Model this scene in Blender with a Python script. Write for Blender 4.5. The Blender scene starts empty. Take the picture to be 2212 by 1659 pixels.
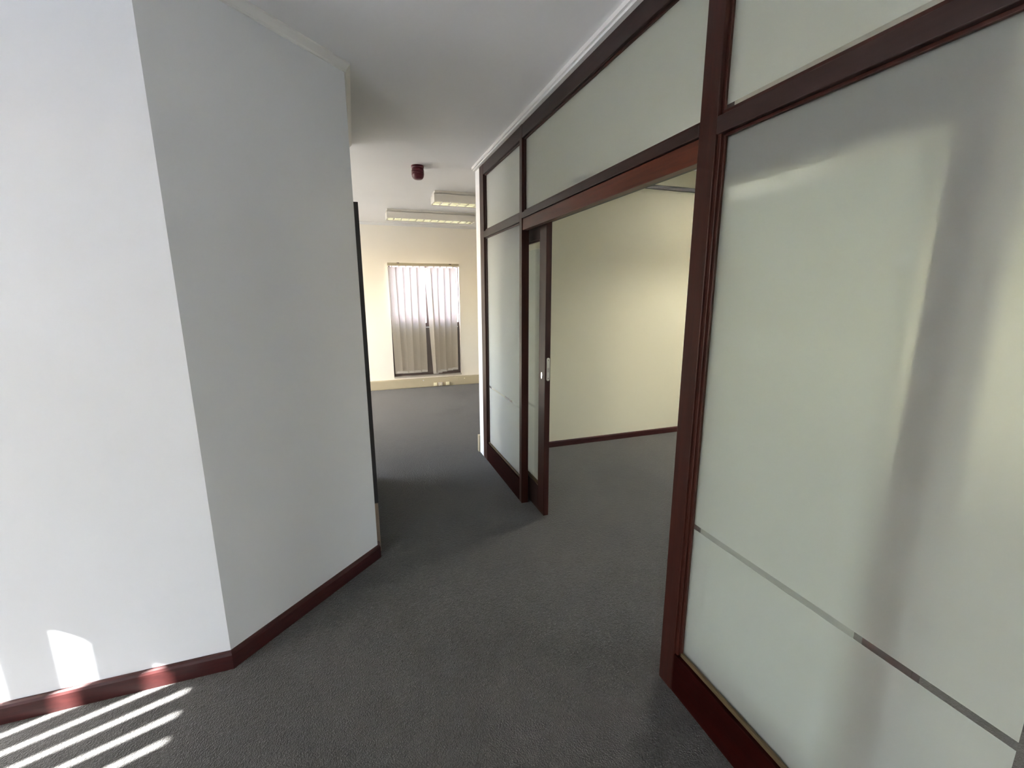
import bpy, bmesh, math, random
from mathutils import Vector, Matrix

random.seed(7)
sc = bpy.context.scene
COL = sc.collection

# ------------------------------------------------------------------ camera
H = 1.6
yaw, pitch, roll = 0.3354, 0.2013, 0.0034
fw = Vector((math.sin(yaw) * math.cos(pitch), math.cos(yaw) * math.cos(pitch), -math.sin(pitch)))
r0 = Vector((math.cos(yaw), -math.sin(yaw), 0))
d0 = fw.cross(r0)
rt = r0 * math.cos(roll) + d0 * math.sin(roll)
dn = -r0 * math.sin(roll) + d0 * math.cos(roll)
cam = bpy.data.cameras.new('camera')
cam.sensor_width = 36
cam.lens = 952.42 / 2212 * 36
cam.clip_start = 0.02
camo = bpy.data.objects.new('camera', cam)
COL.objects.link(camo)
m = Matrix((rt, -dn, -fw)).transposed().to_4x4()
m.translation = Vector((0, 0, H))
camo.matrix_world = m
sc.camera = camo

# ------------------------------------------------------------------ sky, sun, exposure
SUN_DIR = Vector((1, 0.34, -0.82)).normalized()      # the way the light travels
w = bpy.data.worlds.new('sky'); sc.world = w; w.use_nodes = True
nt = w.node_tree; nt.nodes.clear()
sky = nt.nodes.new('ShaderNodeTexSky'); sky.sky_type = 'NISHITA'; sky.sun_disc = False
sky.sun_elevation = math.asin(-SUN_DIR.z)
sky.sun_rotation = math.atan2(-SUN_DIR.x, -SUN_DIR.y)
sky.dust_density = 2.0
bg = nt.nodes.new('ShaderNodeBackground'); bg.inputs[1].default_value = 0.9
ow = nt.nodes.new('ShaderNodeOutputWorld')
hs = nt.nodes.new('ShaderNodeHueSaturation'); hs.inputs['Saturation'].default_value = .88
nt.links.new(sky.outputs[0], hs.inputs['Color']); nt.links.new(hs.outputs[0], bg.inputs[0]); nt.links.new(bg.outputs[0], ow.inputs[0])
sl = bpy.data.lights.new('sun', 'SUN'); sl.energy = 50; sl.angle = math.radians(0.53); sl.color = (1, .99, 1)
so = bpy.data.objects.new('sun', sl); COL.objects.link(so)
so.rotation_euler = SUN_DIR.to_track_quat('-Z', 'Y').to_euler()
so.location = (-8, -3, 8)

def portal(name, loc, normal, sx, sz):
    """light portal in a window opening: only guides sampling of the sky"""
    l = bpy.data.lights.new(name, 'AREA'); l.shape = 'RECTANGLE'; l.size = sx; l.size_y = sz
    l.cycles.is_portal = True
    o = bpy.data.objects.new(name, l); COL.objects.link(o); o.location = loc
    o.rotation_euler = Vector(normal).to_track_quat('-Z', 'Y').to_euler()

sc.view_settings.view_transform = 'Standard'
sc.view_settings.look = 'None'
sc.view_settings.gamma = 1
sc.view_settings.use_curve_mapping = False
sc.view_settings.exposure = 2.12
sc.cycles.max_bounces = 14
sc.cycles.diffuse_bounces = 7
sc.cycles.transmission_bounces = 12
sc.cycles.transparent_max_bounces = 16
sc.cycles.glossy_bounces = 4
sc.cycles.sample_clamp_indirect = 8

# ------------------------------------------------------------------ materials
def newmat(name):
    mt = bpy.data.materials.new(name); mt.use_nodes = True
    return mt, mt.node_tree, mt.node_tree.nodes['Principled BSDF']

def coords(nt, scale=(1, 1, 1)):
    g = nt.nodes.new('ShaderNodeNewGeometry'); mp = nt.nodes.new('ShaderNodeMapping')
    mp.inputs['Scale'].default_value = scale
    nt.links.new(g.outputs['Position'], mp.inputs[0])
    return mp.outputs[0]

def noise(nt, vec, scale, detail=3, rough=.5):
    n = nt.nodes.new('ShaderNodeTexNoise'); n.inputs['Scale'].default_value = scale
    n.inputs['Detail'].default_value = detail; n.inputs['Roughness'].default_value = rough
    nt.links.new(vec, n.inputs['Vector'])
    return n.outputs['Fac']

def ramp(nt, fac, stops):
    r = nt.nodes.new('ShaderNodeValToRGB'); e = r.color_ramp.elements
    e[0].position, e[0].color = stops[0][0], (*stops[0][1], 1)
    e[1].position, e[1].color = stops[-1][0], (*stops[-1][1], 1)
    for p, c in stops[1:-1]:
        x = e.new(p); x.color = (*c, 1)
    nt.links.new(fac, r.inputs[0])
    return r.outputs[0]

def bump(nt, b, height, strength, dist=.002):
    n = nt.nodes.new('ShaderNodeBump'); n.inputs['Strength'].default_value = strength
    n.inputs['Distance'].default_value = dist
    nt.links.new(height, n.inputs['Height']); nt.links.new(n.outputs[0], b.inputs['Normal'])

def paint(name, c, rough=.6, var=.04, bs=.25):
    mt, nt, b = newmat(name)
    v = coords(nt)
    col = ramp(nt, noise(nt, v, 1.3, 4), [(.3, tuple(x * (1 - var) for x in c)), (.7, c)])
    nt.links.new(col, b.inputs['Base Color'])
    b.inputs['Roughness'].default_value = rough
    bump(nt, b, noise(nt, v, 260, 2), bs, .0006)
    return mt

def wood(name, c1, c2, scale=(30, 30, 3), rough=.38, coat=.15):
    mt, nt, b = newmat(name)
    v = coords(nt, scale)
    f = noise(nt, v, 1.6, 6, .6)
    nt.links.new(ramp(nt, f, [(.3, c1), (.7, c2)]), b.inputs['Base Color'])
    b.inputs['Roughness'].default_value = rough
    b.inputs['Coat Weight'].default_value = 0
    b.inputs['Specular IOR Level'].default_value = coat * 2
    b.inputs['Coat Roughness'].default_value = .3
    bump(nt, b, f, .2, .0008)
    return mt

def plain(name, c, rough=.5, metal=0.0):
    mt, nt, b = newmat(name)
    v = coords(nt)
    col = ramp(nt, noise(nt, v, 6, 3), [(.3, tuple(x * .95 for x in c)), (.7, c)])
    nt.links.new(col, b.inputs['Base Color'])
    b.inputs['Roughness'].default_value = rough; b.inputs['Metallic'].default_value = metal
    return mt

M = {}
M['wall'] = paint('wall_paint', (.70, .71, .73))
M['wall_far'] = paint('cream_wall_paint', (.84, .79, .695))
M['wall_office'] = paint('office_wall_paint', (.78, .74, .57))
M['white_wall'] = paint('white_wall_paint', (.90, .90, .91))
M['ceiling'] = paint('ceiling_paint', (.79, .785, .79), .8)
M['cornice'] = paint('cornice_paint', (.76, .75, .73), .5)
M['wood'] = wood('mahogany_stain', (.019, .0048, .0034), (.040, .0105, .0070))
M['wood_h'] = wood('mahogany_stain_rails', (.017, .0085, .0078), (.034, .0165, .0145), (30, 3, 30))
M['wood_red'] = wood('red_mahogany_board', (.050, .012, .006), (.095, .023, .011), (40, 3, 40), .42)
M['wood_base'] = wood('dark_red_kick_rail', (.008, .0010, .0008), (.018, .0022, .0018), (30, 3, 30), .5, .02)
M['skirt'] = wood('plum_brown_skirting', (.028, .008, .008), (.055, .014, .013), (8, 8, 40), .4)
M['bare'] = wood('scuffed_bare_timber', (.22, .16, .12), (.33, .25, .19), (30, 30, 4), .7, 0)
M['bead'] = wood('faded_glazing_bead', (.055, .040, .020), (.095, .070, .035), (40, 4, 40), .5)
M['black'] = plain('black_stain', (.02, .016, .018), .5)
M['trunk'] = plain('beige_trunking', (.47, .41, .285), .5)
M['plastic'] = plain('ivory_plastic', (.82, .77, .55), .35)
M['plastic_grey'] = plain('grey_plastic', (.60, .56, .50), .4)
M['brass'] = plain('satin_nickel', (.62, .60, .50), .35, .8)
M['chrome'] = plain('chrome', (.75, .75, .77), .15, 1)
M['red'] = plain('dark_red_plastic', (.095, .009, .016), .35)
M['lampwhite'] = plain('white_lamp_enamel', (.74, .71, .66), .4)
M['alu'] = plain('bright_louvre_aluminium', (.60, .60, .60), .25, .8)
M['winframe'] = plain('brown_window_frame', (.13, .09, .08), .45)
M['sill'] = plain('grey_window_sill', (.42, .38, .33), .5)
M['spandrel'] = plain('grey_brown_lower_panel', (.16, .135, .12), .5)
M['ground'] = plain('outdoor_paving', (.18, .17, .16), .9)
M['facade'] = paint('pinkish_plaster', (.24, .20, .24), .9, .12)
M['asphalt'] = plain('dark_yard_asphalt', (.065, .063, .06), .95)
M['reflector'] = plain('pale_reflector', (.52, .54, .60), .9)  # for the added slabs that bounce sun indoors
M['facade_warm'] = paint('warm_bounce_plaster', (.15, .135, .10), .9, .1)  # warm tone tints the light bounced into the office
M['facade_white'] = plain('white_window_surround', (.62, .62, .62), .7)
M['fascia'] = plain('orange_brick_band', (.20, .12, .08), .9)

# carpet
mt, nt, b = newmat('charcoal_carpet'); M['carpet'] = mt
v = coords(nt)
fine = noise(nt, v, 420, 2, .6); mid = noise(nt, v, 60, 3, .6); big = noise(nt, v, 1.1, 4, .6)
loops = nt.nodes.new('ShaderNodeTexVoronoi'); loops.inputs['Scale'].default_value = 190
nt.links.new(v, loops.inputs['Vector'])
c1 = ramp(nt, fine, [(.25, (.028, .0268, .0255)), (.75, (.088, .0840, .079))])
c2 = ramp(nt, mid, [(.3, (.80, .80, .80)), (.7, (1.1, 1.1, 1.1))])
c3 = ramp(nt, big, [(.30, (.72, .72, .73)), (.45, (.95, .95, .95)), (.7, (1.08, 1.07, 1.05))])
def mul(a, bb):
    x = nt.nodes.new('ShaderNodeMix'); x.data_type = 'RGBA'; x.blend_type = 'MULTIPLY'
    x.inputs[0].default_value = 1
    nt.links.new(a, x.inputs[6]); nt.links.new(bb, x.inputs[7]); return x.outputs[2]
nt.links.new(mul(mul(c1, c2), c3), b.inputs['Base Color'])
b.inputs['Roughness'].default_value = .95
b.inputs['Specular IOR Level'].default_value = .1
b.inputs['Sheen Weight'].default_value = .22; b.inputs['Sheen Roughness'].default_value = .5
add = nt.nodes.new('ShaderNodeMath'); add.operation = 'ADD'
nt.links.new(loops.outputs['Distance'], add.inputs[0]); nt.links.new(mid, add.inputs[1])
bump(nt, b, add.outputs[0], .8, .004)

# clear glass
def glass_mat(key, name, rough):
  mt = bpy.data.materials.new(name); mt.use_nodes = True; M[key] = mt
  nt = mt.node_tree; nt.nodes.clear()
  tr = nt.nodes.new('ShaderNodeBsdfTransparent'); tr.inputs[0].default_value = (.965, .97, .955, 1)
  gl = nt.nodes.new('ShaderNodeBsdfGlossy'); gl.inputs['Roughness'].default_value = rough
  fr = nt.nodes.new('ShaderNodeFresnel')
  geo = nt.nodes.new('ShaderNodeNewGeometry'); ior = nt.nodes.new('ShaderNodeMapRange')
  ior.inputs[3].default_value = 1.45; ior.inputs[4].default_value = 1 / 1.45   # same reflectance on both faces of the sheet
  nt.links.new(geo.outputs['Backfacing'], ior.inputs[0]); nt.links.new(ior.outputs[0], fr.inputs[0])
  mx = nt.nodes.new('ShaderNodeMixShader'); out = nt.nodes.new('ShaderNodeOutputMaterial')
  nt.links.new(fr.outputs[0], mx.inputs[0]); nt.links.new(tr.outputs[0], mx.inputs[1])
  nt.links.new(gl.outputs[0], mx.inputs[2]); nt.links.new(mx.outputs[0], out.inputs[0])
glass_mat('glass', 'clear_glass', .03)
glass_mat('glass_satin', 'satin_faced_glass', .75)

# frosted film: a thin solid sheet, rough on both faces, partly diffusing
def film_mat(name, tint, refr, rough):
    mt = bpy.data.materials.new(name); mt.use_nodes = True
    nt = mt.node_tree; nt.nodes.clear()
    rf = nt.nodes.new('ShaderNodeBsdfRefraction'); rf.inputs['IOR'].default_value = 1.33
    rf.inputs['Roughness'].default_value = rough; rf.inputs[0].default_value = (*tint, 1)
    tl = nt.nodes.new('ShaderNodeBsdfTranslucent'); tl.inputs[0].default_value = (*tint, 1)
    df = nt.nodes.new('ShaderNodeBsdfDiffuse'); df.inputs[0].default_value = (*tint, 1)
    a = nt.nodes.new('ShaderNodeMixShader'); a.inputs[0].default_value = .36
    bb = nt.nodes.new('ShaderNodeMixShader'); bb.inputs[0].default_value = refr
    out = nt.nodes.new('ShaderNodeOutputMaterial')
    nt.links.new(tl.outputs[0], a.inputs[1]); nt.links.new(df.outputs[0], a.inputs[2])
    nt.links.new(a.outputs[0], bb.inputs[1]); nt.links.new(rf.outputs[0], bb.inputs[2])
    nt.links.new(bb.outputs[0], out.inputs[0])
    return mt
M['film_leaf'] = film_mat('frosted_door_film', (.90, .92, .92), .70, .5)
M['film'] = film_mat('frosted_film', (.945, .975, .97), .68, .5)

# vertical blind fabric
def fabric(name, c, tc, t, hole):
    mt = bpy.data.materials.new(name); mt.use_nodes = True
    nt = mt.node_tree; nt.nodes.clear()
    v = coords(nt)
    f = noise(nt, v, 90, 3)
    df = nt.nodes.new('ShaderNodeBsdfDiffuse')
    nt.links.new(ramp(nt, f, [(.3, tuple(x * .9 for x in c)), (.7, c)]), df.inputs[0])
    tl = nt.nodes.new('ShaderNodeBsdfTranslucent'); tl.inputs[0].default_value = (*tc, 1)
    tp = nt.nodes.new('ShaderNodeBsdfTransparent')
    a = nt.nodes.new('ShaderNodeMixShader'); a.inputs[0].default_value = t
    bb = nt.nodes.new('ShaderNodeMixShader'); bb.inputs[0].default_value = hole
    out = nt.nodes.new('ShaderNodeOutputMaterial')
    nt.links.new(df.outputs[0], a.inputs[1]); nt.links.new(tl.outputs[0], a.inputs[2])
    nt.links.new(a.outputs[0], bb.inputs[1]); nt.links.new(tp.outputs[0], bb.inputs[2])
    nt.links.new(bb.outputs[0], out.inputs[0])
    return mt
M['slat'] = fabric('open_weave_blind_fabric', (.62, .56, .46), (.70, .66, .66), .35, .10)
M['slat_dense'] = fabric('dense_blind_fabric', (.62, .58, .52), (.60, .60, .62), .30, 0)

def emit(name, c, s):
    mt = bpy.data.materials.new(name); mt.use_nodes = True
    nt = mt.node_tree; nt.nodes.clear()
    e = nt.nodes.new('ShaderNodeEmission'); e.inputs[0].default_value = (*c, 1); e.inputs[1].default_value = s
    out = nt.nodes.new('ShaderNodeOutputMaterial'); nt.links.new(e.outputs[0], out.inputs[0])
    return mt
M['tube'] = emit('fluorescent_tube', (1, .93, .55), .55)
M['tube_white'] = emit('white_fluorescent_tube', (1, .96, .86), 160.0)

# ------------------------------------------------------------------ mesh helpers
class MB:
    def __init__(s): s.bm = bmesh.new()
    def box(s, x0, x1, y0, y1, z0, z1, bev=0):
        vs = [s.bm.verts.new(p) for p in ((x0, y0, z0), (x1, y0, z0), (x1, y1, z0), (x0, y1, z0),
                                           (x0, y0, z1), (x1, y0, z1), (x1, y1, z1), (x0, y1, z1))]
        fs = [s.bm.faces.new([vs[i] for i in f]) for f in
              ((3, 2, 1, 0), (4, 5, 6, 7), (0, 1, 5, 4), (1, 2, 6, 5), (2, 3, 7, 6), (3, 0, 4, 7))]
        if bev:
            es = list({e for f in fs for e in f.edges})
            bmesh.ops.bevel(s.bm, geom=es, offset=bev, segments=2, affect='EDGES', profile=.5)
        return s
    def prism(s, poly, z0, z1):
        n = len(poly)
        a = [s.bm.verts.new((x, y, z0)) for x, y in poly]; c = [s.bm.verts.new((x, y, z1)) for x, y in poly]
        s.bm.faces.new(a[::-1]); s.bm.faces.new(c)
        for i in range(n):
            s.bm.faces.new((a[i], a[(i + 1) % n], c[(i + 1) % n], c[i]))
        return s
    def hexa(s, pts):      # 8 points: bottom 4, top 4
        vs = [s.bm.verts.new(p) for p in pts]
        for f in ((3, 2, 1, 0), (4, 5, 6, 7), (0, 1, 5, 4), (1, 2, 6, 5), (2, 3, 7, 6), (3, 0, 4, 7)):
            s.bm.faces.new([vs[i] for i in f])
        return s
    def lathe(s, prof, c, n=32):
        rings = []
        for r, z in prof:
            rings.append([s.bm.verts.new((c[0] + r * math.cos(2 * math.pi * k / n), c[1] + r * math.sin(2 * math.pi * k / n), c[2] + z)) for k in range(n)])
        for a, bb in zip(rings, rings[1:]):
            for k in range(n):
                s.bm.faces.new((a[k], a[(k + 1) % n], bb[(k + 1) % n], bb[k]))
        s.bm.faces.new(rings[0][::-1]); s.bm.faces.new(rings[-1])
        return s
    def tube(s, a, bb, r, n=12):
        a = Vector(a); bb = Vector(bb); d = (bb - a).normalized()
        u = d.orthogonal().normalized(); v = d.cross(u)
        R = [[s.bm.verts.new(p + (u * math.cos(2 * math.pi * k / n) + v * math.sin(2 * math.pi * k / n)) * r) for k in range(n)] for p in (a, bb)]
        for k in range(n):
            s.bm.faces.new((R[0][k], R[0][(k + 1) % n], R[1][(k + 1) % n], R[1][k]))
        s.bm.faces.new(R[0][::-1]); s.bm.faces.new(R[1])
        return s
    def build(s, name, mat, parent=None, smooth=False):
        bmesh.ops.recalc_face_normals(s.bm, faces=s.bm.faces)
        me = bpy.data.meshes.new(name)
        if parent is not None and parent.type == 'EMPTY':
            off = parent.location.copy()
            for vv in s.bm.verts: vv.co -= off
        s.bm.to_mesh(me); s.bm.free()
        me.materials.append(mat)
        if smooth:
            for p in me.polygons: p.use_smooth = True
        o = bpy.data.objects.new(name, me); COL.objects.link(o)
        if parent is not None: o.parent = parent
        return o

def bx(name, mat, parent, *a, bev=0):
    return MB().box(*a, bev=bev).build(name, mat, parent)

def empty(name, loc, label=None, cat=None, group=None, kind=None):
    o = bpy.data.objects.new(name, None); COL.objects.link(o); o.location = loc; o.empty_display_size = .1
    return tag(o, label, cat, group, kind)

def tag(o, label=None, cat=None, group=None, kind=None):
    if label: o['label'] = label
    if cat: o['category'] = cat
    if group: o['group'] = group
    if kind: o['kind'] = kind
    return o

def sub(name, mat, parent, world_mb):
    """a sub-part: parent is a mesh part (whose parent may be an offset Empty)"""
    off = parent.parent.location.copy() if parent.parent else Vector((0, 0, 0))
    for vv in world_mb.bm.verts: vv.co -= off
    o = world_mb.build(name, mat, None); o.parent = parent
    return o

def holed(mb, axis, p0, p1, u0, u1, z0, z1, holes):
    """wall slab between p0..p1 on axis ('x' or 'y'), spanning u0..u1, with rectangular holes (u,u,z,z)"""
    def b(ua, ub, za, zb):
        if ub - ua < 1e-4 or zb - za < 1e-4: return
        if axis == 'x': mb.box(p0, p1, ua, ub, za, zb)
        else: mb.box(ua, ub, p0, p1, za, zb)
    cur = u0
    for (a, c, d, e) in sorted(holes):
        b(cur, a, z0, z1); b(a, c, z0, d); b(a, c, e, z1); cur = c
    b(cur, u1, z0, z1)
    return mb

def offset_path(path, d):
    """points of the path moved d to its right, mitred"""
    out = []
    n = len(path)
    dirs = [(Vector(path[i + 1]) - Vector(path[i])).normalized() for i in range(n - 1)]
    nr = [Vector((q.y, -q.x)) for q in dirs]
    for i in range(n):
        if i == 0: out.append(Vector(path[0]) + nr[0] * d)
        elif i == n - 1: out.append(Vector(path[-1]) + nr[-1] * d)
        else:
            bis = (nr[i - 1] + nr[i]).normalized()
            out.append(Vector(path[i]) + bis * d / bis.dot(nr[i]))
    return out

def ribbon(path, i, prof, name, mat, parent=None):
    """moulding along segment i of the path; prof = closed list of (offset, z)"""
    mb = MB(); A = []; B = []
    for d, z in prof:
        q = offset_path(path, d)
        A.append(mb.bm.verts.new((q[i].x, q[i].y, z))); B.append(mb.bm.verts.new((q[i + 1].x, q[i + 1].y, z)))
    n = len(prof)
    for k in range(n):
        mb.bm.faces.new((A[k], A[(k + 1) % n], B[(k + 1) % n], B[k]))
    mb.bm.faces.new(A); mb.bm.faces.new(B[::-1])
    return mb.build(name, mat, parent)

# ------------------------------------------------------------------ dimensions
XP = 1.115                    # corridor face of the glazed partition
BY = 1.966                    # face of the leftmost wall
C1 = (-.618, 1.966); C2 = (.026, 2.610)
ZC = 2.73; ZO = 2.865
XL = -3.3; XR = 5.2; YF = 7.72; YB = -3.2
YN0, YN1 = 4.065, 4.20        # cross wall between the office and the far room
YC = 3.88                     # end of the short corridor wall

def S(o, label=None):
    o['kind'] = 'structure'
    if label: o['label'] = label
    return o

# floor
S(bx('floor', M['carpet'], None, XL - .3, XR + .3, YB - .2, YF + .25, -.12, 0), 'charcoal grey carpet running through corridor, office and far room')
# ceilings
mb = MB().box(XL - .3, XP + .06, YB - .2, YF + .25, ZC, ZC + .2)
mb.box(XP + .06, XR + .3, YN0 + .06, YF + .25, ZC, ZC + .2)
S(mb.build('ceiling', M['ceiling']), 'smooth off-white ceiling over corridor and far room')
S(bx('ceiling_office', M['ceiling'], None, XP + .06, XR + .3, YB - .2, YN0 + .06, ZO, ZO + .2), 'higher off-white ceiling inside the office')

# walls
S(MB().box(XL - .1, -.70, BY, BY + .12, 0, ZC).build('wall_left', M['wall']), 'leftmost off-white wall with sun patches at its foot')
th = .12
p = [(-.74, BY), C1, C2, (C2[0], C2[1] + .0001)]
S(MB().prism([(-.70, BY), C1, C2, (C2[0] - .12, C2[1] + .05), (-.70, BY + .12)], 0, ZC).build('wall_angled', M['wall']), 'off-white wall set at an angle between the left wall and the corridor')
DY0, DY1, DZ = 2.735, 3.56, 2.03
mb = MB(); holed(mb, 'x', C2[0] - .12, C2[0], C2[1], YC, 0, ZC, [(DY0, DY1, 0, DZ)])
S(mb.build('wall_corridor', M['wall']), 'short corridor wall behind the angled wall')
S(bx('wall_store', M['wall_far'], None, XL - .1, C2[0] - .12, YC - .12, YC, 0, ZC), 'cream wall of the far room to the left of the corridor')
mb = MB(); holed(mb, 'y', YF, YF + .25, XL - .3, XR + .3, 0, ZC, [(.545, 1.725, .19, 2.09)])
S(mb.build('wall_far', M['wall_far']), 'cream end wall with the window and blinds')
W2 = (.15, 1.72, .85, 2.285)      # left windows: y0,y1,z0,z1
W3 = (4.05, 7.1, 1.15, 2.46)
W4 = (-2.80, -1.45, .38, 2.05)
mb = MB(); holed(mb, 'x', XL - .22, XL, YB - .2, YF + .2, 0, ZC, [W2, W3, W4])
S(mb.build('wall_facade', M['wall']), 'outer wall to the left of the camera with the sunny windows')
S(bx('wall_back', M['wall'], None, XL, XR + .3, YB - .2, YB, 0, ZO), 'wall behind the camera')
W5 = (-3.1, -.9, .80, 2.08)
mb = MB(); holed(mb, 'x', XR, XR + .22, YB - .2, YF + .2, 0, ZO, [W5])
S(mb.build('wall_right', M['wall_office']), 'far right outer wall of the office with its window')
# cross wall: office side cream-yellow, end nib white
S(bx('wall_office', M['wall_office'], None, XP + .055, XR, YN0 + .025, YN1 - .06, 0, ZO), 'cream back wall of the office seen through the doorway')
S(bx('wall_cross', M['wall_far'], None, XP + .055, XR, YN1 - .06, YN1, 0, ZC), 'far side of the wall between office and far room')
S(bx('wall_nib', M['white_wall'], None, XP, XP + .055, YN0, YN1, 0, ZC - .03), 'narrow bright white wall end beside the partition')
# bulkhead over the partition
S(bx('wall_bulkhead', M['ceiling'], None, XP + .005, XP + .06, YB, YN0, 2.70, ZO), 'strip of wall above the glazed partition')

# skirtings and cornices
path = [(XL, BY), C1, C2, (C2[0], 2.655)]
SK = [(0, 0), (.017, 0), (.017, .068), (.013, .078), (.006, .083), (0, .083)]
for i, n in ((0, 'baseboard_left'), (1, 'baseboard_angled'), (2, 'baseboard_corridor')):
    S(ribbon(path, i, SK, n, M['skirt']))
S(ribbon([(XR, YN0 + .025), (XP + .06, YN0 + .025)], 0, [(-a, c) for a, c in [(0, 0), (.016, 0), (.016, .05), (.011, .062), (0, .062)]], 'baseboard_office', M['skirt']))
CN = [(0, ZC), (.030, ZC), (.030, ZC - .008), (.020, ZC - .018), (.010, ZC - .030), (.008, ZC - .040), (0, ZC - .040)]
path2 = [(XL, BY), C1, C2, (C2[0], YC)]
for i in range(3):
    S(ribbon(path2, i, CN, 'trim_%d' % (i + 1), M['cornice']), ['cornice above the left wall', 'cornice above the angled wall', 'cornice above the short corridor wall'][i])
mb = MB().box(XP - .034, XP + .004, YB, YN1, ZC - .022, ZC)
mb.box(XP - .022, XP + .004, YB, YN1, ZC - .034, ZC - .022)
S(mb.build('trim_4', M['cornice']), 'white ceiling strip along the top of the partition')
S(MB().box(1.3, XR, YN0 - .002, YN0 + .03, 2.650, 2.688, bev=.003).build('trim_5', M['black']), 'dark picture rail high on the office wall')
for zz, n in ((ZC, 'trim_6'),):
    S(ribbon([(XR, YF), (XL, YF)], 0, [(-a, c) for a, c in CN], n, M['cornice']), 'cornice above the end wall')

# ------------------------------------------------------------------ glazed partition
YBACK = -2.6
part = empty('glazed_partition', (XP, YN0, 0), 'long dark wood partition with frosted glass panes along the right side', 'partition')
D = .055                      # frame depth
P2a, P2b = 1.228, 1.305       # near door post
P1a, P1b = 2.985, 3.032       # far door post
PFa = 3.945
PNa, PNb = -.50, -.42         # post beside the camera
GX = XP + .030                # glass plane
# posts
bx('post', M['wood'], part, XP, XP + D, PFa, YN0, 0, 2.70, bev=.002)
bx('post', M['wood'], part, XP, XP + D, P1a, P1b, 0, 2.70, bev=.002)
mb = MB().box(XP, XP + D + .01, P2a, P2b, 0, 2.70, bev=.002)
mb.box(XP + .008, XP + D, P2a - .014, P2a, .175, 2.10, bev=.002)
mb.build('post', M['wood'], part)
bx('post', M['wood'], part, XP, XP + D + .01, PNa, PNb, 0, 2.70, bev=.002)
bx('post', M['wood'], part, XP, XP + D, YBACK - .07, YBACK, 0, 2.70, bev=.002)
# rails
bays = [(P1b, PFa), (PNb, P2a), (YBACK, PNa)]
bx('top_rail', M['wood_h'], part, XP + .002, XP + D - .002, YBACK, YN0, 2.612, 2.70, bev=.002)
for a, c in bays:
    bx('transom', M['wood_h'], part, XP, XP + D, a, c, 2.092, 2.146, bev=.003)
    bx('bottom_rail', M['wood_base'], part, XP + .002, XP + D, a, c, 0, .175, bev=.003)
bx('door_head', M['wood_h'], part, XP - .002, XP + D, P2b, P1a, 2.108, 2.146, bev=.003)
hd = bx('door_head_board', M['wood_red'], part, XP + .006, XP + D - .01, P2b, P1a, 2.030, 2.106, bev=.003)
hd['label'] = 'redder wooden board over the door opening'
sub('door_track', M['black'], hd, MB().box(XP + D, XP + D + .09, .35, 3.75, 2.062, 2.10))

def pane(y0, y1, z0, z1, seams_y=(), seams_z=(), margin_bottom=0):
    g = bx('glass_pane', M['glass_satin'], part, GX - .003, GX + .003, y0, y1, z0, z1)
    ys = [y0] + [v for s in seams_y for v in s] + [y1]
    zs = [z0 + margin_bottom] + [v for s in seams_z for v in s] + [z1]
    for i in range(0, len(ys), 2):
        for j in range(0, len(zs), 2):
            f = sub('frosted_film', M['film'], g, MB().box(GX + .0035, GX + .0050, ys[i], ys[i + 1], zs[j], zs[j + 1]))
    for nm, bb in (('glazing_bead', (GX - .014, GX - .003, y0, y1, z0, z0 + .016)),
                   ('glazing_bead', (GX - .014, GX - .003, y0, y1, z1 - .010, z1)),
                   ('glazing_bead', (GX - .014, GX - .003, y0, y0 + .010, z0, z1)),
                   ('glazing_bead', (GX - .014, GX - .003, y1 - .010, y1, z0, z1))):
        low = bb[4] < .3 and bb[5] < .3
        mm = M['bead'] if low else M['wood']
        o = sub(nm, mm, g, MB().box(*bb, bev=.002))
        if low: o['label'] = 'paler worn bead along the foot of the pane'
    return g
ST = (.728, .749)
pane(P1b, PFa, .175, 2.092, seams_z=[ST])
pane(P1b, PFa, 2.146, 2.612)
pane(P2b, P1a, 2.146, 2.612)
pane(PNb, P2a - .014, .175, 2.092, seams_y=[(.312, .335)], seams_z=[ST])
pane(PNb, P2a, 2.146, 2.612, margin_bottom=.036)
pane(YBACK, PNa, .175, 2.092, seams_z=[ST])
pane(YBACK, PNa, 2.146, 2.612)
# small rough chip and fixing visible just above the door head, behind the frosted glass
bk = sub('track_bracket', M['winframe'], hd, MB().box(XP + D + .002, XP + D + .022, 2.12, 2.30, 2.106, 2.205, bev=.003))
sub('track_bracket', M['winframe'], hd, MB().box(XP + D + .002, XP + D + .022, 2.935, 2.985, 2.106, 2.19, bev=.003))

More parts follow.
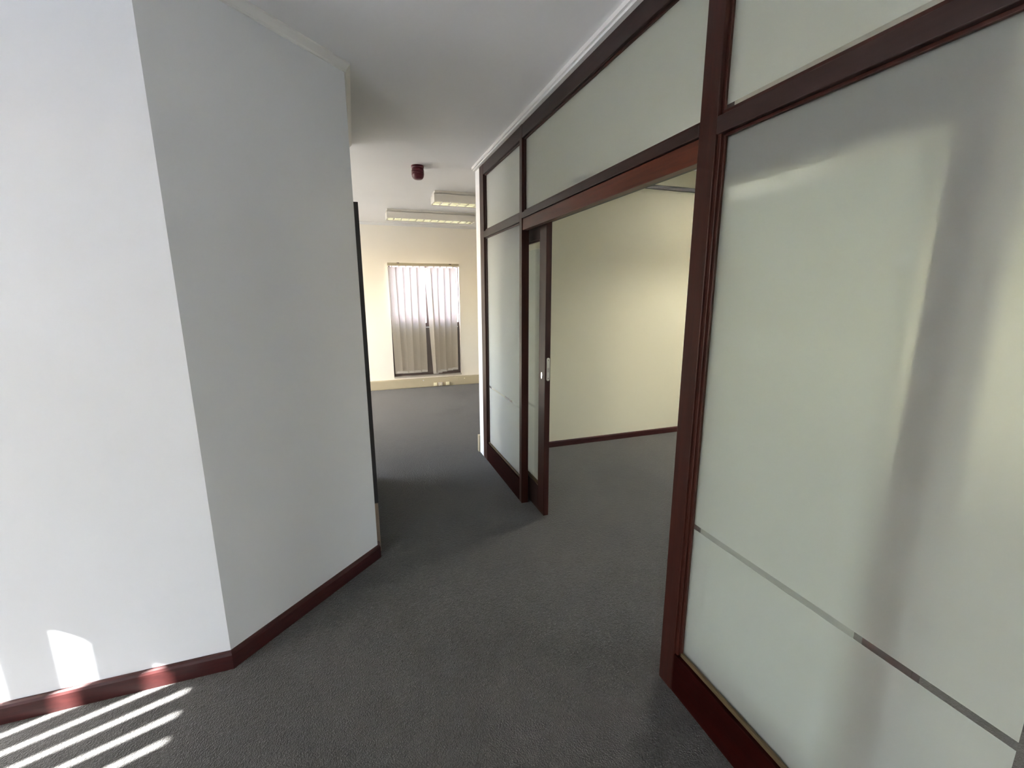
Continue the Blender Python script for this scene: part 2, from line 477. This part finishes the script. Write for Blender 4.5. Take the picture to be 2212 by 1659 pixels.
# ------------------------------------------------------------------ sliding door leaves
def leaf(name, ya, yb, label, mb_, edge_near):
    x0, x1 = XP + .072, XP + .112
    d = empty(name, (x0, ya, 0), label, None, None, 'structure')
    sw = .112
    bx('stile', M['wood'], d, x0, x1, ya, ya + sw, .012, 2.055, bev=.003)
    bx('stile', M['wood'], d, x0, x1, yb - sw, yb, .012, 2.055, bev=.003)
    bx('rail', M['wood_h'], d, x0 + .001, x1 - .001, ya + sw, yb - sw, 1.960, 2.055, bev=.002)
    bx('rail', M['wood_h'], d, x0 + .001, x1 - .001, ya + sw, yb - sw, .012, .205, bev=.002)
    g = bx('glass_pane', M['glass'], d, x0 + .017, x0 + .023, ya + sw, yb - sw, .205, 1.960)
    zm = .055
    sub('frosted_film', M['film_leaf'], g, MB().box(x0 + .0235, x0 + .0250, ya + sw + .033, yb - sw - .02, .215, 1.960 - zm))
    for (bb) in ((x0 + .004, x0 + .017, ya + sw, yb - sw, .205, .228), (x0 + .004, x0 + .017, ya + sw, yb - sw, 1.945, 1.960)):
        o = sub('glazing_bead', M['bead'] if bb[4] < 1 else M['wood'], g, MB().box(*bb, bev=.002))
    # lock case plate on the leading edge and key escutcheon
    le, s = (ya, -1) if edge_near else (yb, 1)
    y0, y1 = sorted((le, le + s * .003))
    pl = MB()
    n = 10; cx = (x0 + x1) / 2 + .003; hw = .011
    za, zb = 1.015, 1.175
    poly = [(cx + hw * math.cos(math.pi * k / n), zb - hw + hw * math.sin(math.pi * k / n)) for k in range(n + 1)]
    poly += [(cx - hw * math.cos(math.pi * k / n), za + hw - hw * math.sin(math.pi * k / n)) for k in range(n + 1)]
    va = [pl.bm.verts.new((x, y0, z)) for x, z in poly]; vb = [pl.bm.verts.new((x, y1, z)) for x, z in poly]
    pl.bm.faces.new(va); pl.bm.faces.new(vb[::-1])
    for k in range(len(poly)):
        pl.bm.faces.new((va[k], va[(k + 1) % len(poly)], vb[(k + 1) % len(poly)], vb[k]))
    lp = pl.build('lock_plate', M['brass'], d)
    yo = sorted((le + s * .003, le + s * .004))
    for zz in (za + .018, zb - .018):
        sub('screw', M['spandrel'], lp, MB().tube((cx, yo[0], zz), (cx, yo[1], zz), .0035))
    sub('lock_bolt', M['sill'], lp, MB().box(cx - .006, cx + .006, yo[0], yo[1] + 0, 1.075, 1.105))
    yc = le - s * .055
    mbk = MB()
    prof = [(.010 * math.sin(t), .024 * math.cos(t)) for t in [2 * math.pi * k / 20 for k in range(20)]]
    va = [mbk.bm.verts.new((x0 - .003, yc + py, 1.045 + pz)) for py, pz in prof]
    vb = [mbk.bm.verts.new((x0 + .001, yc + py * 1.15, 1.045 + pz * 1.08)) for py, pz in prof]
    mbk.bm.faces.new(va); mbk.bm.faces.new(vb[::-1])
    for k in range(20):
        mbk.bm.faces.new((va[k], va[(k + 1) % 20], vb[(k + 1) % 20], vb[k]))
    es = mbk.build('key_escutcheon', M['chrome'], d)
    sub('keyhole', M['black'], es, MB().tube((x0 - .0035, yc, 1.050), (x0 - .0028, yc, 1.050), .004))
    return d
leaf('door_1', 2.722, 3.600, 'dark wood sliding door with frosted pane, slid open at the far side of the doorway', None, True)
leaf('door_2', .527, 1.374, 'second sliding door parked behind the large near frosted pane', None, False)

# corridor side door behind the angled wall
d3 = empty('door_3', (C2[0], DY0, 0), 'dark framed door just round the corner of the angled wall', None, None, 'structure')
AX = C2[0] + .024
bx('architrave', M['black'], d3, C2[0] - .002, AX, DY0 - .065, DY0, .33, DZ + .062, bev=.002)
bx('architrave', M['black'], d3, C2[0] - .002, AX, DY1, DY1 + .065, 0, DZ + .062, bev=.002)
bx('architrave', M['black'], d3, C2[0] - .002, AX, DY0, DY1, DZ, DZ + .062, bev=.002)
pb = bx('plinth_block', M['bare'], d3, C2[0] - .002, AX - .003, DY0 - .065, DY0, 0, .33, bev=.002)
pb['label'] = 'foot of the frame worn down to bare timber'
lf = bx('door_leaf', M['wood'], d3, C2[0] - .055, C2[0] - .015, DY0 + .003, DY1 - .003, .006, DZ - .003, bev=.002)
sub('door_handle', M['chrome'], lf, MB().tube((C2[0] - .016, DY1 - .08, 1.02), (C2[0] + .03, DY1 - .08, 1.02), .009).tube((C2[0] + .03, DY1 - .085, 1.02), (C2[0] + .03, DY1 - .20, 1.02), .008))

# ------------------------------------------------------------------ windows
def window_x(name, x, x2, y0, y1, z0, z1, nm, label, sgn):
    """window in a wall of constant x"""
    o = empty(name, (x, y0, z0), label, None, None, 'structure')
    a, c = sorted((x, x2)); t = .045
    bx('window_frame', M['winframe'], o, a, c, y0, y0 + t, z0, z1); bx('window_frame', M['winframe'], o, a, c, y1 - t, y1, z0, z1)
    bx('window_frame', M['winframe'], o, a, c, y0 + t, y1 - t, z0, z0 + t); bx('window_frame', M['winframe'], o, a, c, y0 + t, y1 - t, z1 - t, z1)
    for k in range(1, nm):
        yy = y0 + (y1 - y0) * k / nm
        bx('mullion', M['winframe'], o, a, c, yy - .02, yy + .02, z0 + t, z1 - t)
    bx('glass_pane', M['glass'], o, (a + c) / 2 - .002, (a + c) / 2 + .002, y0 + t, y1 - t, z0 + t, z1 - t)
    return o
window_x('window_2', XL - .16, XL - .11, *W2, 1, 'window left of the camera that throws the sun stripes', 1)
window_x('window_3', XL - .16, XL - .11, *W3, 3, 'large window on the left side of the far room', 1)
window_x('added_window_4', XL - .16, XL - .11, *W4, 2, 'unseen window added behind the camera on the left for daylight', 1)  # invented opening, sized to light the near room
window_x('window_5', XR + .10, XR + .15, *W5, 4, 'wide window of the office on the right', -1)
portal('portal_2', (XL - .23, (W2[0] + W2[1]) / 2, 1.48), (1, 0, 0), W2[1] - W2[0], W2[3] - W2[2])
portal('portal_3', (XL - .23, (W3[0] + W3[1]) / 2, (W3[2] + W3[3]) / 2), (1, 0, 0), W3[1] - W3[0], W3[3] - W3[2])
portal('portal_4', (XL - .23, (W4[0] + W4[1]) / 2, (W4[2] + W4[3]) / 2), (1, 0, 0), W4[1] - W4[0], W4[3] - W4[2])
portal('portal_5', (XR + .23, (W5[0] + W5[1]) / 2, (W5[2] + W5[3]) / 2), (-1, 0, 0), W5[1] - W5[0], W5[3] - W5[2])

# far window
w1 = empty('window_1', (.545, YF, .19), 'brown framed window with dark lower panel behind the blinds', None, None, 'structure')
wy0, wy1 = YF + .075, YF + .125
X0, X1, Z0, Z1 = .545, 1.725, .19, 2.09
for a in ((X0, X0 + .035, wy0, wy1, Z0, Z1), (X1 - .010, X1, wy0, wy1, Z0, Z1), (X0 + .035, X1 - .010, wy0, wy1, Z1 - .035, Z1), (X0 + .035, X1 - .010, wy0, wy1, Z0, Z0 + .04)):
    bx('window_frame', M['winframe'], w1, *a)
bx('mullion', M['winframe'], w1, 1.15, 1.185, wy0, wy1, 1.115, Z1 - .035)
bx('transom', M['winframe'], w1, X0 + .035, X1 - .010, wy0, wy1, 1.06, 1.115)
bx('glass_pane', M['glass'], w1, X0 + .035, 1.15, wy0 + .02, wy0 + .024, 1.115, Z1 - .035)
bx('glass_pane', M['glass'], w1, 1.185, X1 - .010, wy0 + .02, wy0 + .024, 1.115, Z1 - .035)
bx('lower_panel', M['spandrel'], w1, X0 + .035, X1 - .010, wy0 + .01, wy0 + .03, Z0 + .04, 1.06)
bx('window_ledge', M['facade_white'], w1, X0 + .035, X1 - .035, wy0 - .03, wy0, 1.03, 1.048)
bx('window_sill', M['sill'], w1, X0, X1, YF - .012, wy0, Z0 - .012, Z0 + .014, bev=.003)
portal('portal_1', (1.135, YF + .26, 1.6), (0, -1, 0), 1.1, 1.0)

# ------------------------------------------------------------------ vertical blinds
def slat_mesh(xt0, xt1, yt, xb0, xb1, yb, zt, zb, tilt, name, mat, parent, axis='x', bow=.004):
    """a hanging fabric vane: top edge xt0..xt1, bottom edge xb0..xb1"""
    mb = MB(); NX, NZ = 4, 8; th = .0008
    grid = []
    for s in (0, 1):
        g = []
        for j in range(NZ + 1):
            t = j / NZ; row = []
            for i in range(NX + 1):
                u = i / NX
                x = (xt0 + (xt1 - xt0) * u) * (1 - t) + (xb0 + (xb1 - xb0) * u) * t
                y = yt * (1 - t) + yb * t + tilt * (u - .5) + bow * math.sin(math.pi * u) + s * th
                z = zt + (zb - zt) * t
                row.append(mb.bm.verts.new((x, y, z) if axis == 'x' else (y, x, z)))
            g.append(row)
        grid.append(g)
    for s in (0, 1):
        for j in range(NZ):
            for i in range(NX):
                q = (grid[s][j][i], grid[s][j][i + 1], grid[s][j + 1][i + 1], grid[s][j + 1][i])
                mb.bm.faces.new(q if s else q[::-1])
    for j in range(NZ):
        for i in (0, NX):
            mb.bm.faces.new((grid[0][j][i], grid[0][j + 1][i], grid[1][j + 1][i], grid[1][j][i]))
    for i in range(NX):
        for j in (0, NZ):
            mb.bm.faces.new((grid[0][j][i], grid[1][j][i], grid[1][j][i + 1], grid[0][j][i + 1]))
    return mb.build(name, mat, parent)

vb = empty('vertical_blind', (.54, 7.66, 2.1), 'beige vertical blind hanging over the far window, slats parted in the middle', 'blind')
hr = bx('head_rail', M['trunk'], vb, .53, 1.712, 7.655, 7.70, 2.058, 2.108, bev=.004)
sub('end_bracket', M['winframe'], hr, MB().box(.68, .72, 7.652, 7.66, 2.098, 2.112))
sub('end_bracket', M['winframe'], hr, MB().box(1.54, 1.58, 7.652, 7.66, 2.090, 2.104))
tops = [(.535, .660), (.652, .772), (.770, .885), (.885, .998), (.992, 1.105), (1.132, 1.232), (1.232, 1.335), (1.338, 1.445), (1.446, 1.556), (1.552, 1.665)]
bots = [(.566, .70), (.690, .79), (.775, .90), (.880, 1.01), (.995, 1.112), (1.215, 1.30), (1.262, 1.37), (1.338, 1.455), (1.440, 1.560), (1.548, 1.655)]
zbs = [.272, .270, .270, .271, .276, .232, .246, .262, .275, .285]
tl = [.022, .026, .020, .028, .022, -.02, .026, .024, .028, .018]
for k in range(10):
    yb_ = 7.672 + (.004 if k % 2 else -.004)
    s_ = slat_mesh(tops[k][0] - .005, tops[k][1] + .005, yb_, bots[k][0] - .003, bots[k][1] + .003, yb_, 2.040, zbs[k], tl[k], 'slat', M['slat'], vb)
    xm = (tops[k][0] + tops[k][1]) / 2
    sub('carrier_clip', M['lampwhite'], s_, MB().box(xm - .010, xm + .010, 7.664, 7.676, 2.034, 2.060, bev=.002))
    a, c = bots[k]
    sub('bottom_weight', M['slat_dense'], s_, MB().box(a + .001, c - .001, yb_ - .004 - .008 * (k % 2), yb_ + .006, zbs[k] - .004, zbs[k] + .036, bev=.002))
ch = MB()
for k in range(9):
    if k == 4:
        ch.build('stabiliser_chain', M['plastic_grey'], vb); ch = MB(); continue
    a = (bots[k][0] + bots[k][1]) / 2; c = (bots[k + 1][0] + bots[k + 1][1]) / 2
    zA, zB = zbs[k] + .012, zbs[k + 1] + .012
    for q in range(6):
        t0, t1 = q / 6, (q + 1) / 6
        f = lambda t: (a + (c - a) * t, 7.655, zA + (zB - zA) * t - .012 * math.sin(math.pi * t))
        ch.tube(f(t0), f(t1), .0016, 6)
ch.build('stabiliser_chain', M['plastic_grey'], vb)

# blind on the left window: flat vanes with narrow gaps that throw the stripes
vb2 = empty('vertical_blind', (XL + .05, W2[0], 2.06), 'closed vertical blind on the sunny window left of the camera', 'blind')
bx('head_rail', M['trunk'], vb2, XL + .022, XL + .050, .05, 1.80, 2.055, 2.14, bev=.004)
gaps = [(1.326, 1.44)] + [(g - .0085, g + .0090) for g in (1.243, 1.140, 1.040, .930, .818)]
edges = sorted(gaps, reverse=True)
cur = 1.80
for g0, g1 in edges:
    if cur - g1 > .01:
        slat_mesh(g1, cur, XL + .035, g1, cur, XL + .035, 2.056, .80, 0, 'slat', M['slat_dense'], vb2, axis='y', bow=.002)
    cur = g0
yy = cur
while yy > .06:
    slat_mesh(yy - .112, yy, XL + .035, yy - .112, yy, XL + .035, 2.056, .80, 0, 'slat', M['slat_dense'], vb2, axis='y', bow=.002)
    yy -= .110

# ------------------------------------------------------------------ ceiling lights
def ceiling_light(x0, x1, y0, y1, zt, zb, label, group, tube, rail=.022, back=None):
    o = empty('ceiling_light', (x0, y0, zt), label, 'ceiling light', group)
    t = .006
    mb = MB()
    mb.box(x0, x1, y0, y0 + t, zb, zt - .028, bev=.001); mb.box(x0, x1, y1 - t, y1, zb, zt - .028, bev=.001)
    mb.box(x0, x0 + t, y0 + t, y1 - t, zb, zt - .028); mb.box(x1 - t, x1, y0 + t, y1 - t, zb, zt - .028)
    mb.box(x0, x1, y0, y1, zt - .034, zt - .028)
    mb.build('housing', M['lampwhite'], o)
    bx('mounting_plate', M['lampwhite'], o, x0 + .01, x1 - .01, y0 + .012, y1 - .012, zt - .028, zt)
    lv = MB()
    ym = (y0 + y1) / 2
    for yy in (y0 + t + .012, ym, y1 - t - .012):
        lv.hexa([(x0 + t, yy - .010, zb + .002), (x1 - t, yy - .010, zb + .002), (x1 - t, yy + .010, zb + .002), (x0 + t, yy + .010, zb + .002),
                 (x0 + t, yy - .004, zb + rail), (x1 - t, yy - .004, zb + rail), (x1 - t, yy + .004, zb + rail), (x0 + t, yy + .004, zb + rail)])
    lv.build('louvre_rail', M['alu'], o)
    n = 12
    for k in range(1, n):
        xx = x0 + (x1 - x0) * k / n
        b_ = MB().hexa([(xx - .007, y0 + t, zb + .003), (xx + .007, y0 + t, zb + .003), (xx + .007, y1 - t, zb + .003), (xx - .007, y1 - t, zb + .003),
                        (xx - .002, y0 + t, zb + .034), (xx + .002, y0 + t, zb + .034), (xx + .002, y1 - t, zb + .034), (xx - .002, y1 - t, zb + .034)])
        b_.build('louvre_blade', M['alu'], o)
    for yy in ((y0 + ym) / 2, (y1 + ym) / 2) if back is None else (ym - back, y1 - t - back):
        MB().tube((x0 + .03, yy, zb + .050), (x1 - .03, yy, zb + .050), .011).build('tube', tube, o)
    return o
ceiling_light(.905, 2.12, 5.19, 5.44, ZC, 2.612, 'nearer of the two white louvred ceiling lights in the far room', 'louvred ceiling lights', M['tube'])
ceiling_light(.475, 1.70, 6.44, 6.69, ZC, 2.612, 'louvred ceiling light above the far window, closest to the end wall', 'louvred ceiling lights', M['tube'])
ceiling_light(3.04, 4.26, 3.33, 3.58, ZO, 2.755, 'lit ceiling light inside the office, glimpsed at the top of the doorway', 'louvred ceiling lights', M['tube_white'], .058, .034)

# ------------------------------------------------------------------ alarm sounder
sd = empty('alarm_sounder', (.610, 4.31, ZC), 'dark red alarm sounder hanging from the corridor ceiling', 'alarm')
MB().lathe([(.050, 0), (.056, 0), (.057, -.012), (.055, -.022)], (.610, 4.31, ZC), 36).build('base', M['red'], sd, True)
MB().lathe([(.051, -.020), (.054, -.030), (.055, -.075), (.052, -.092), (.044, -.106), (.034, -.113), (.006, -.116)], (.610, 4.31, ZC), 36).build('horn_body', M['red'], sd, True)
g_ = MB()
for k in range(3):
    g_.lathe([(.0555, -.040 - k * .014), (.0572, -.043 - k * .014), (.0555, -.046 - k * .014)], (.610, 4.31, ZC), 36)
g_.build('grille_ridge', M['red'], sd, True)

# ------------------------------------------------------------------ trunking and sockets
tk = empty('cable_trunking', (XL, YF, 0), 'beige cable trunking along the foot of the end wall', 'trunking')
bx('trunking_body', M['trunk'], tk, XL + .002, XR - .002, YF - .052, YF - .001, 0, .158, bev=.003)
bx('trunking_lid', M['trunk'], tk, XL + .002, XR - .002, YF - .058, YF - .052, .008, .148, bev=.002)
def socket(x0, x1, z0, z1, mat, label, depth=.022):
    o = empty('wall_socket', (x0, YF - .058, z0), label, 'socket', 'sockets on the trunking')
    bx('faceplate', mat, o, x0, x1, YF - .058 - depth, YF - .058, z0, z1, bev=.003)
    xm = (x0 + x1) / 2
    bx('switch_rocker', M['plastic'], o, xm - .012, xm + .012, YF - .0585 - depth - .004, YF - .058 - depth, (z0 + z1) / 2 - .012, (z0 + z1) / 2 + .012, bev=.001)
    return o
socket(1.205, 1.262, .018, .070, M['plastic'], 'yellowish socket on the trunking, leftmost of the three low ones')
socket(1.288, 1.362, .014, .072, M['plastic_grey'], 'grey socket on the trunking between the two yellowish ones')
socket(1.424, 1.485, .018, .073, M['plastic'], 'yellowish socket on the trunking, rightmost of the three low ones')
op = empty('outlet_plate', (1.66, YF - .059, .09), 'flat beige outlet plate on the trunking below the right end of the window', 'outlet')
bx('plate', M['trunk'], op, 1.655, 1.79, YF - .065, YF - .0585, .080, .142, bev=.002)
bx('screw', M['plastic'], op, 1.752, 1.770, YF - .070, YF - .065, .108, .126, bev=.002)
kb = MB().tube((1.028, YF - .058, .126), (1.028, YF - .074, .126), .011, 14).build('cable_clip', M['facade_white'])
kb.parent = tk; kb.location = -tk.location
nb = empty('corner_trunking', (XP, YN1, 0), 'short box of beige trunking at the foot of the white wall end', 'trunking')
bx('trunking_body', M['trunk'], nb, XP - .014, XR - .01, YN1 + .001, YN1 + .045, 0, .178, bev=.003)
bx('trunking_lid', M['trunk'], nb, XP + .0, XR - .01, YN1 + .045, YN1 + .050, .008, .168, bev=.002)

# ------------------------------------------------------------------ outdoors
S(bx('reflector_left', M['reflector'], None, XL - 7, XL - .35, YB - 3, 1.2, -.25, -.08), 'pale sunlit terrace added outside the left windows to bounce sun upward')  # added slab that throws sunlight up to the near ceiling
S(bx('sun_block_slab', M['facade_white'], None, XL - .68, XL - .23, 3.9, 7.6, 2.60, 2.70), 'unseen slab added over the large left window to block sun')  # added out of view to keep sun off the far room floor
S(bx('reflector_far', M['reflector'], None, -3, 6, YF + .4, 12.9, -.45, -.25), 'pale terrace added outside the far window to bounce light in')  # added out of view to send daylight back through the far window
o = empty('bounce_building', (15, 0, -3.2), 'warm plastered building added across the street for bounce into the office', 'building')  # added out of view to warm the daylight in the office
bx('facade', M['facade_warm'], o, 15, 15.4, -16, 18, -3.2, 3.2)
bx('roof_edge', M['facade_white'], o, 14.9, 15.5, -16, 18, 3.2, 3.4)
S(bx('ground_outside', M['ground'], None, -60, 60, YF + .3, 60, -3.4, -3.2), 'paved ground outside beyond the window')
S(bx('ground_yard', M['asphalt'], None, -60, XL - .4, -60, YF + .3, -3.4, -3.2), 'paved yard outside the left windows')
S(bx('ground_street', M['ground'], None, XR + .4, 60, -60, YF + .3, -3.4, -3.2), 'paved street outside the office window')
bd = empty('neighbour_building', (3, 13, -3.2), 'pinkish building outside, seen faintly through the blinds of the far window', 'building')
mb = MB(); holed(mb, 'y', 13, 13.3, -6, 12, -3.2, 2.42, [(2.25, 2.66, 1.62, 2.26)])
mb.build('facade', M['facade'], bd)
bx('brick_band', M['fascia'], bd, -6, 12, 12.96, 13.3, 2.42, 2.75)
bx('roof_edge', M['facade_white'], bd, -6, 12, 12.9, 13.4, 2.75, 2.85)
wf = bx('window_frame', M['facade_white'], bd, 2.25, 2.66, 13.10, 13.14, 1.62, 2.26)
